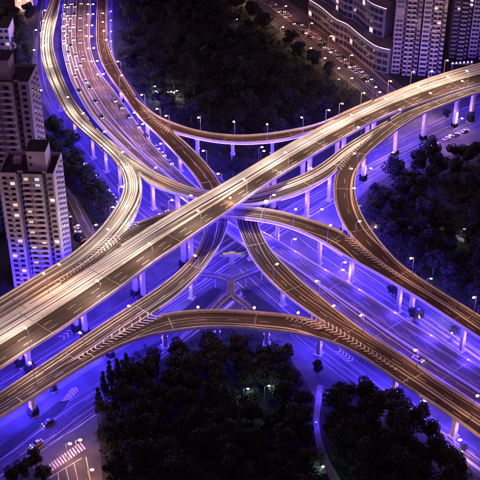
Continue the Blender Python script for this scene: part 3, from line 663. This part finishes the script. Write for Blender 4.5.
LOW = [(crown_mesh('crown', M[mk], R, H, 900, s, .5), trunk_mesh(H, R, s), H) for mk, R, H, s in (('leaf', 2.3, 3, 21), ('leaf2', 2.0, 2.6, 22))]
NT = 0
def tree(x, y, z, label, group, kinds=CR, sc=None):
    global NT
    cr, tr, H = random.choice(kinds); s = sc or random.uniform(.8, 1.25)
    r = thing('tree', (x, y, z), label, 'tree', group, random.uniform(0, 6.28)); r.scale = (s, s, s*random.uniform(.9, 1.1))
    c = bpy.data.objects.new('crown', cr); COL.objects.link(c); c.parent = r; c.location = (0, 0, H*.78)
    t = bpy.data.objects.new('trunk', tr); COL.objects.link(t); t.parent = r; NT += 1
    return r
PLACED = []
def wood(px, spacing, label, group, nmax, kinds=CR, avoid=True, sc=None):
    P = [at(x, y, 0) for x, y in px]; poly = [(p.x, p.y) for p in P]; xs = [p[0] for p in poly]; ys = [p[1] for p in poly]; cnt = 0
    for _ in range(nmax*60):
        x = random.uniform(min(xs), max(xs)); y = random.uniform(min(ys), max(ys))
        if not inside((x, y), poly) or any((x-a)**2+(y-b)**2 < spacing**2 for a, b in PLACED): continue
        if avoid and any(inside((x+dx, y+dy), g_) for g_ in GROUND_POLYS for dx, dy in ((0, 0), (3, 0), (-3, 0), (0, 3), (0, -3))): continue
        if any(D['C'][0].z < 30 and inside((x+dx, y+dy), D['poly']) for D in DECKS.values() for dx, dy in ((0, 0), (3.5, 0), (-3.5, 0), (0, 3.5), (0, -3.5))): continue
        tree(x, y, 0, label, group, kinds, sc); PLACED.append((x, y)); cnt += 1
        if cnt >= nmax: break
    print('wood', label, cnt)
wood([(118, -10), (218, -10), (250, 16), (290, 46), (340, 84), (330, 118), (232, 180), (195, 150), (150, 105), (125, 70)], 7.6, 'dark leafy tree in the unlit park above the arc ramp', 'trees of the upper park', 112)
wood([(350, 232), (372, 196), (400, 178), (430, 164), (490, 150), (500, 330), (430, 292), (380, 258)], 7.0, 'dark leafy tree in the park right of the curving ramp', 'trees of the right hand park', 62)
wood([(104, 372), (115, 360), (160, 342), (230, 332), (280, 342), (300, 372), (306, 400), (306, 440), (320, 500), (96, 500), (98, 440)], 6.0, 'dark leafy tree in the near park below the broad ramp', 'trees of the near park', 74)
wood([(335, 408), (350, 398), (385, 402), (412, 424), (432, 446), (446, 476), (470, 510), (345, 510), (328, 460), (326, 420)], 5.6, 'dark leafy tree in the wood at the lower right', 'trees of the lower right wood', 34)
wood([(55, 118), (78, 150), (100, 186), (112, 215), (92, 225), (74, 196), (62, 178), (50, 150)], 6, 'leafy tree between the tower blocks and the blue street', 'trees by the tower blocks', 16)
wood([(36, 20), (34, 60), (34, 100), (5, 60), (5, 15)], 8, 'tree in the dark block left of the pale ramp', 'trees in the upper left block', 14)
for k, (x, y, s) in enumerate([(22, 478, .75), (36, 470, .7), (45, 480, .7), (12, 484, .7)]):
    p = at(x, y, 0); tree(p.x, p.y, 0, '%s rounded tree in the clump at the lower left corner' % ORD[k], 'clump at the lower left corner', CR[:1], s)
for k, (x, y) in enumerate([(106, 408), (112, 398), (119, 392), (101, 425), (128, 386)]):
    p = at(x, y, 0); tree(p.x, p.y, 0, '%s pointed conifer on the left edge of the near park' % ORD[k], 'pointed conifers of the near park', CN, 1.1)
for k, (x, y, d_) in enumerate([(421, 318, 'brown connector'), (453, 333, 'brown connector'), (405, 412, 'lower right ramp'), (420, 418, 'lower right ramp'), (463, 450, 'lower right ramp'), (414, 322, 'brown connector')]):
    p = at(x, y, 0); tree(p.x, p.y, 0, '%s small warm lit tree beneath the %s' % (ORD[k], d_), 'small lit trees below the ramps', LOW+CR[3:4], .75 if y > 400 else .85)
    if k in (0, 1, 2, 4):
        L_ = thing('garden_lamp', (p.x-1.5, p.y-4.5, 0), 'low warm garden lamp lighting the %s small tree below the %s' % (ORD[k], d_), 'garden lamp')
        mb = MB(); mb.tube((0, 0, 0), (0, 0, 3.4), .08, .06); mb.build('pole', M['metal'], L_); mb = MB(); mb.ball((0, 0, 3.6), .26); mb.build('lamp_glass', M['lamp'], L_)
        point_light((0, 0, 4.1), 2600, (1, .55, .25), L_, .2)
for k, (x, y) in enumerate([(318, 376), (338, 398), (446, 120), (470, 122), (398, 300), (392, 296), (86, 252), (78, 246), (70, 230)]):
    p = at(x, y, 0); tree(p.x, p.y, 0, '%s street tree on the paving between the roads' % ORD[k], 'street trees between the roads', CR[3:4], .7)

# ------------------------------------------------------------------ cars
def make_car(m, lights=True):
    r = thing('parked_car', (0, 0, 0), 'x', 'car')
    prof = [(-2.2, .35), (-2.25, .8), (-1.6, .95), (1.05, .95), (2.1, .8), (2.2, .5), (2.15, .3)]
    v = [(x, s*.88, z) for s in (-1, 1) for x, z in prof]; n = len(prof); f = [tuple(range(n-1, -1, -1)), tuple(range(n, 2*n))]+[(k, (k+1) % n, n+(k+1) % n, n+k) for k in range(n)]
    b = mesh_obj('body', v, [tuple(q) for q in f], m, r); b.modifiers.new('b', 'BEVEL').width = .06
    mb = MB(); v = [(-1.7, .78, .95), (1.0, .78, .95), (.35, .66, 1.42), (-1.15, .66, 1.42)]; v = v+[(a, -b_, c_) for a, b_, c_ in v]
    mesh_obj('cabin_glass', v, [(3, 2, 1, 0), (4, 5, 6, 7), (0, 1, 5, 4), (1, 2, 6, 5), (2, 3, 7, 6), (3, 0, 4, 7)], M['glass'], r)
    mb = MB(); mb.box((-.4, 0, 1.44), (1.45, 1.28, .05)); mb.build('roof_panel', m, r)
    for sx in (-1.35, 1.35):
        for sy in (-.8, .8): mb = MB(); mb.tube((sx, sy-.1, .33), (sx, sy+.1, .33), .33, n=12); mb.build('wheel', M['tyre'], r)
    for sy in (-.6, .6):
        mb = MB(); mb.box((2.19, sy, .62), (.08, .34, .2)); mb.build('headlight', M['headl'] if lights else M['glass'], r)
        mb = MB(); mb.box((-2.26, sy, .68), (.06, .34, .18)); mb.build('tail_light', M['taill'] if lights else M['dark'], r)
    return r
CARM = [mat('car_paint_white', (.6, .6, .6), .3), mat('car_paint_silver', (.35, .36, .38), .3, metal=.4), mat('car_paint_black', (.02, .02, .022), .25), mat('car_paint_red', (.3, .02, .02), .3)]
CN_ = ['white', 'silver', 'black', 'red']; CPROT = {}
CSEEN = {}
def car(p, rz, where, group, lights=True, k=None):
    k = random.choice((0, 0, 1, 1, 2, 2, 3) if 'tower side street' in where else (0, 1, 1, 2, 2)) if k is None else k
    if (k, lights) not in CPROT: r = CPROT[(k, lights)] = make_car(CARM[k], lights)
    else: r = copy_tree(CPROT[(k, lights)])
    if lights: r.name = 'car'
    r.location = p; r.rotation_euler = (0, 0, rz); i = CSEEN.get((CN_[k], where), 0); CSEEN[(CN_[k], where)] = i+1
    tag(r, '%s %s car %s' % (ORD[i % 20], CN_[k], where), 'car', group); return r
def cars_between(a, b, n, z, where, group, jitter=.4, rev=False, lights=True, on=None, off=0):
    for k in range(n):
        t = (k+random.uniform(.25, .75))/n; px = a[0]+(b[0]-a[0])*t; py = a[1]+(b[1]-a[1])*t
        p = at(px, py, z); q = at(b[0], b[1], z); q0 = at(a[0], a[1], z); d = (q-q0); rz = math.atan2(d.y, d.x)+(pi if rev else 0)
        nn = Vector((-sin(rz), cos(rz), 0)); p = p+nn*off; p.z = z+.03; car(p, rz+random.uniform(-.03, .03), where, group, lights)
cars_between((66, 212), (96, 258), 8, 0, 'parked in the tower side street, counted from far', 'cars parked in the side street', lights=False)
cars_between((62, 206), (84, 246), 6, 0, 'driving in the tower side street, counted from far', 'cars driving in the side street')
for off, rev in ((-4.5, True), (-1.5, True), (1.8, False), (5, False)):  # four lanes
    cars_between((252, -6), (366, 84), 13, 0, 'in lane %s of the shopping street, from the top' % ('far', 'second', 'third', 'near')[(-4.5, -1.5, 1.8, 5).index(off)], 'cars on the shopping street', rev=rev, off=off)
for fr, nm in ((.06, 'leftmost'), (.17, 'second'), (.29, 'third'), (.41, 'fourth'), (.66, 'sixth')):
    Bd = DECKS['B']; acc = random.uniform(0, 6)
    for i in range(1, len(Bd['C'])):
        a = Bd['L'][i-1].lerp(Bd['R'][i-1], fr); b = Bd['L'][i].lerp(Bd['R'][i], fr); acc -= (b-a).length; y = proj(b)[1]
        if acc <= 0 and -6 < y < (95 if fr < .5 else 60):
            acc = random.uniform(8, 19)+max(0, y-25)*.7; d = b-a; car(Vector((b.x, b.y, b.z+.03)), math.atan2(d.y, d.x), 'in the %s lane of the trunk near the top edge, from far' % nm, 'cars on the trunk near the top edge')
cars_between((78, 60), (106, 128), 4, 7.03, 'on the violet trunk, heading to the lower right', 'cars on the violet trunk')
cars_between((110, 96), (176, 170), 8, 7.03, 'on the violet trunk left of the motorway crossing', 'cars on the violet trunk')
cars_between((74, 152), (120, 205), 8, 0, 'on the blue street left of the pale ramp', 'cars on the blue street')
cars_between((20, 440), (80, 405), 1, 0, 'waiting on the lower left street, nearer lane', 'cars waiting at lower left', rev=True)
cars_between((24, 452), (66, 428), 1, 0, 'waiting at lower left by the zebra crossing', 'cars waiting at lower left', rev=True)
cars_between((160, 205), (180, 225), 3, 0, 'on the blue street under the connector', 'cars on the blue street under the connector')
cars_between((420, 150), (470, 130), 5, 0, 'on the street below the right merge', 'cars below the right merge')
p = at(418, 360, 7); car(Vector((p.x, p.y, 7.03)), radians(-42), 'alone on the violet trunk at lower right', 'cars on the violet trunk', k=0)

# ------------------------------------------------------------------ buildings
def h_for(x, y, py):
    lo, hi = 0, 300
    for _ in range(40):
        m_ = (lo+hi)/2
        if proj((x, y, m_))[1] > py: lo = m_
        else: hi = m_
    return lo
def tower(px0, px1, pyb, pyt, depth, rz, label, wallm, cols, floors, lit=.08, pent=None, bal=True, wh=1.7):
    a = at(px0, pyb, 0); b = at(px1, pyb, 0); W = (b-a).length; c = (a+b)/2; H = h_for(c.x, c.y, pyt)
    r = thing('tower_block', (c.x, c.y, 0), label, 'tower block', None, rz)
    # stepped body: three shafts with recesses between
    mb = MB(); seg = [(-.5, -.17, 0), (-.17, -.07, 1.8), (-.07, .28, -.6), (.28, .36, 1.8), (.36, .5, .2)]
    for s0, s1, dy in seg: mb.box(((s0+s1)/2*W, dy+depth/2, H/2), ((s1-s0)*W-.004, depth-2*abs(dy)*.5, H))
    mb.build('wall', M[wallm], r)
    mb = MB()
    for s0, s1, dy in seg:
        mb.box(((s0+s1)/2*W, dy+.15, H+.6), ((s1-s0)*W, .3, 1.2))
    mb.box((0, depth-.2, H+.6), (W, .3, 1.2)); mb.box((-W/2+.15, depth/2, H+.6), (.3, depth-.5, 1.2)); mb.box((W/2-.15, depth/2+.2, H+.6), (.3, depth-.9, 1.2))
    mb.build('roof_parapet', M[wallm], r)
    mb = MB(); mb.box((0, depth/2+.3, H+.06), (W-.7, depth-2.2, .1)); mb.build('roof', M['roof'], r)
    if pent:
        mb = MB(); mb.box((pent[0]*W, depth*.45, H+pent[2]/2), (pent[1]*W, depth*.5, pent[2])); ph = mb.build('penthouse', M[wallm], r)
        mb = MB(); mb.box((pent[0]*W, depth*.45, H+pent[2]+.15), (pent[1]*W+.5, depth*.5+.5, .3)); mb.build('penthouse_roof', M['roof'], ph)
        for k in range(2): mb = MB(); mb.box((pent[0]*W-pent[1]*W*.3, depth*.2-.02, H+pent[2]*(.35+.35*k)), (.9, .06, 1.0)); mb.build('window', M['glass'], ph)
        mb = MB(); mb.box((-.25*W, depth*.6, H+1.2), (3, 3, 2.2)); mb.build('water_tank', M['concrete'], r)
    fh = H/floors; wm = {}; cnt = 0; extra = MB()
    wme = bpy.data.meshes.new('window'); mbw = MB(); mbw.box((0, 0, 0), (wh, .1, fh*.5)); wme.from_pydata(mbw.v, [], mbw.f); wme.materials.append(M['glass'])
    slots = []
    for fl in range(floors-1, -1, -1):
        for cx in cols:
            dy = next(d for s0, s1, d in seg if s0 <= cx < s1); slots.append((cx*W, dy-.03, (fl+.55)*fh))
    side = bpy.data.meshes.new('window'); sb = MB(); sb.box((0, 0, 0), (.1, 1.5, fh*.45)); side.from_pydata(sb.v, [], sb.f); side.materials.append(M['glass'])
    ac = MB(); sd = MB(); xs_ = W/2 if px0 < 200 else -W/2
    for fl in range(floors):
        for yy in (.3, .55, .8): sd.box((xs_+(.02 if xs_ > 0 else -.02), depth*yy, (fl+.55)*fh), (.1, 1.5, fh*.45)); ac.box((xs_+(.3 if xs_ > 0 else -.3), depth*yy+1.5, (fl+.3)*fh), (.5, .8, .6))
        for cx in (-.33, .38): ac.box((cx*W, -.2 if cx < 0 else .0, (fl+.3)*fh), (.8, .5, .6))
        sd.box((-.12*W, 1.78, (fl+.5)*fh), (1.1, .1, 1.3)); sd.box((.32*W, 1.78, (fl+.5)*fh), (1.1, .1, 1.3))
    tag(sd.build('side_windows', M['glass'], r), kind='stuff'); tag(ac.build('air_conditioners', M['wall'], r), kind='stuff')
    for s_ in slots:
        cnt += 1
        if cnt <= 100:
            o = bpy.data.objects.new('window', wme); COL.objects.link(o); o.parent = r; o.location = s_
            if random.random() < lit:
                o.material_slots[0].link = 'OBJECT'; o.material_slots[0].material = M['lit' if random.random() < .7 else 'litw']
                o['label'] = 'lit window'
        else: extra.box(s_, (wh, .1, fh*.5))
    if extra.v: tag(extra.build('windows', M['glass'], r), kind='stuff')
    if bal:
        for s0, s1 in ((-.06, .08), (.12, .27)):
            w_ = (s1-s0)*W; mb = MB(); mb.box((0, -.65, .1), (w_, 1.3, .18)); mb.box((0, -1.28, .6), (w_, .08, .84))
            for e in (-1, 1): mb.box((e*w_/2, -.63, .6), (.08, 1.22, .84))
            bme = bpy.data.meshes.new('balcony'); bme.from_pydata(mb.v, [], mb.f); bme.materials.append(M['slab'])
            for fl in range(floors): o = bpy.data.objects.new('balcony', bme); COL.objects.link(o); o.parent = r; o.location = ((s0+s1)/2*W, -.61, fl*fh)
    mb = MB()      # floor bands
    for fl in range(1, floors): mb.box((-.335*W, -.04, fl*fh), (.32*W, .1, .12)); mb.box((.43*W, .15, fl*fh), (.13*W, .12, .12))
    mb.build('floor_band', M['slab'], r)
    return r, W, H
tower(14, 66, 288, 176, 17, radians(-3), 'near pinkish tower block at left, dark flat roof, blue lit at its foot', 'wall2', (-.40, -.26, .0, .2, .43), 22, .16, pent=(.18, .34, 9))
tower(-24, 47, 236, 84, 17, radians(-3), 'rear tower block at the left edge with rooftop box', 'wall', (-.40, -.26, .0, .2, .43), 26, .09, pent=(.12, .24, 9))
tower(391, 416, 74, -70, 16, radians(-8), 'tall balconied tower left of the upper right cluster', 'wall', (-.40, -.26, .0, .2, .43), 30, .05)
tower(418, 440, 76, -70, 16, radians(-8), 'tall balconied tower in the middle of the upper right cluster', 'wall2', (-.40, -.26, .0, .2, .43), 30, .08)
tower(449, 466, 58, -75, 16, radians(-8), 'tall dim tower behind the right end of the cluster', 'wall', (-.40, -.26, .0, .2, .43), 30, .10)
tower(468, 492, 58, -75, 16, radians(-8), 'tall tower cut by the right frame edge', 'wall2', (-.40, -.26, .0, .2, .43), 30, .10)
# wavy shopping building with light lines
r = thing('shopping_centre', at(350, 30, 0), 'long wavy fronted building with white light lines above the crowded street', 'building'); o0 = r.location.copy()
def wavy(px, z0, z1, depth, name, m, led=True):
    P = [at(x, y, 0)-o0 for x, y in crom(px, 8)]; v = []; f = []
    for p in P:
        for q, z in ((p, z0), (p, z1), (p+Vector((depth*.6, depth, 0)), z1), (p+Vector((depth*.6, depth, 0)), z0)): v.append((q.x, q.y, z))
    for i in range(len(P)-1):
        for k in range(4): f.append((4*i+k, 4*i+(k+1) % 4, 4*i+4+(k+1) % 4, 4*i+4+k))
    f += [(0, 1, 2, 3), tuple(4*(len(P)-1)+k for k in (3, 2, 1, 0))]
    b = mesh_obj(name, v, f, m, r)
    if led: mb = MB(); sweep_box(mb, P, -1, -.35, z1-.5, z1-.05); mb.build('light_line', M['led'], r)
    # windows
    d = [0]
    for i in range(1, len(P)): d.append(d[-1]+(P[i]-P[i-1]).length)
    s = 2.0; cnt = 0; fl = max(1, int((z1-z0)/4.2))
    while s < d[-1]-2:
        i = max(j for j in range(len(d)-1) if d[j] <= s); p = P[i].lerp(P[i+1], (s-d[i])/(d[i+1]-d[i])); t = (P[i+1]-P[i]).normalized(); a = math.atan2(t.y, t.x); nn = Vector((t.y, -t.x, 0))
        for k in range(fl):
            mb = MB(); q = p+nn*.03; mb.box((q.x, q.y, z0+4.2*k+2.2), (2.8, .12, 2.6), a)
            if cnt < 90: mb.build('window', M['lit' if random.random() < .03 else ('litw' if random.random() < .02 else 'glass')], r)
            cnt += 1
        s += 3.4
wavy([(308, 22), (320, 30), (334, 42), (346, 48), (360, 60), (374, 70), (388, 74)], 0, 15, 14, 'wall', M['stone'])
wavy([(316, 22), (328, 28), (342, 40), (354, 45), (368, 57), (382, 63)], 15.01, 33, 9, 'upper_wall', M['stone'])
# distant blocks along the top and left edge
for k, (x0, x1, yb, yt, lb) in enumerate([(2, 12, 60, 28, 'small dim block beyond the rear tower'), (16, 34, 12, -20, 'brightly lit low block at the top left corner'), (376, 388, 30, -20, 'narrow dark block between the wavy building and the towers')]):
    a = at(x0, yb, 0); b = at(x1, yb, 0); W = (b-a).length; H = h_for(a.x, a.y, yt)*(.5 if k == 1 else 1)
    r2 = thing('building', ((a.x+b.x)/2, a.y, 0), lb, 'building'); mb = MB(); mb.box((0, 8, H/2), (W, 16, H)); mb.build('wall', M['wall'], r2)
    mb = MB(); mb.box((0, 8, H+.2), (W+.6, 16.6, .4)); mb.build('roof', M['roof'], r2)
    nx = max(2, int(W/4)); nz = max(2, int(H/3.6))
    for i in range(nx):
        for j in range(nz):
            if i*nz+j < 95: mb = MB(); mb.box(((i+.5)/nx*W-W/2, -.02, (j+.5)/nz*H), (2, .1, 1.7)); mb.build('window', M['lit' if random.random() < (.7 if k == 1 else .12) else 'glass'], r2)
    if k == 1:
        for q in range(4): point_light((-W/2+W*(q+.5)/4, -4, 5), 1500, WARM, r2, .5)
# lit sign bar above the far edge of the motorway on the right
c = at(462, 64, 19); r4 = thing('lit_sign', (c.x, c.y, 0), 'violet white dotted light bar behind the top motorway at right', 'light bar')
mb = MB(); [mb.tube((x, 0, 0), (x, 0, c.z), .12) for x in (-5, 5)]; mb.build('post', M['metal'], r4)
for k in range(6): mb = MB(); mb.ball((-5+2*k, 0, c.z+.5+.15*k), .55); mb.build('light_globe', M['violet'], r4)
mb = MB(); mb.box((0, 0, c.z+.1), (12, .3, .3)); mb.build('beam', M['metal'], r4)
print('TREES', NT)
rnd = random.Random(3); mb = MB(); dk = [D['poly'] for D in DECKS.values() if D['C'][0].z < 9]
for px_ in ([(118, -10), (232, -10), (275, 22), (310, 55), (358, 92), (330, 125), (232, 190), (195, 165), (150, 105), (118, 70)], [(350, 232), (372, 196), (400, 178), (430, 164), (490, 150), (500, 330), (430, 292), (380, 258)],
            [(104, 372), (115, 360), (160, 338), (230, 330), (280, 338), (300, 372), (306, 400), (306, 440), (320, 500), (96, 500), (98, 440)], [(335, 402), (385, 396), (412, 418), (432, 440), (450, 470), (475, 510), (345, 510), (328, 460)],
            [(50, 108), (78, 146), (104, 186), (118, 215), (92, 228), (74, 200), (60, 188), (48, 160)]):
    P = [at(x, y, 0) for x, y in px_]; pl = [(p.x, p.y) for p in P]; xs = [p[0] for p in pl]; ys = [p[1] for p in pl]
    A_ = (max(xs)-min(xs))*(max(ys)-min(ys))
    for _ in range(int(A_/9)):
        x = rnd.uniform(min(xs), max(xs)); y = rnd.uniform(min(ys), max(ys))
        if not inside((x, y), pl) or any(inside((x, y), g_) for g_ in GROUND_POLYS): continue
        R_ = rnd.uniform(.8, 2.0)
        for k in range(9):
            a = rnd.uniform(0, 6.28); q = Vector((x+cos(a)*R_*rnd.random(), y+sin(a)*R_*rnd.random(), R_*rnd.uniform(.2, .8))); u = Vector((rnd.gauss(0, 1), rnd.gauss(0, 1), rnd.gauss(0, .5))).normalized()*rnd.uniform(.35, .7); v_ = u.cross(Vector((rnd.gauss(0, .4), rnd.gauss(0, .4), 1))).normalized()*.45
            mb.quad(q-u, q-v_, q+u, q+v_)
tag(mb.build('undergrowth', M['leaf3']), kind='stuff')
groups = {}
for o in list(COL.objects):
    if o.get('category') == 'tree' and 'near park' in o.get('label', '')+'near park' and o['label'].startswith(('dark leafy', 'leafy tree', 'tree in')): groups.setdefault(o['label'], []).append(o)
PLACE = {'trees of the upper park': 'upper park', 'trees of the right hand park': 'right hand park', 'trees of the near park': 'near park', 'trees of the lower right wood': 'lower right wood', 'trees by the tower blocks': 'strip by the tower blocks', 'trees in the upper left block': 'upper left block'}
for lb, os_ in groups.items():
    os_.sort(key=lambda o: proj(o.location)[1]); n = max(1, round(len(os_)**.5))
    rows = [os_[i:i+math.ceil(len(os_)/n)] for i in range(0, len(os_), math.ceil(len(os_)/n))]
    for ri, row in enumerate(rows):
        row.sort(key=lambda o: o.location.x)
        for ci, o in enumerate(row): o['label'] = 'dark tree in the %s, row %s from top, %s from left' % (PLACE[o['group']], ORD[ri], ORD[ci])
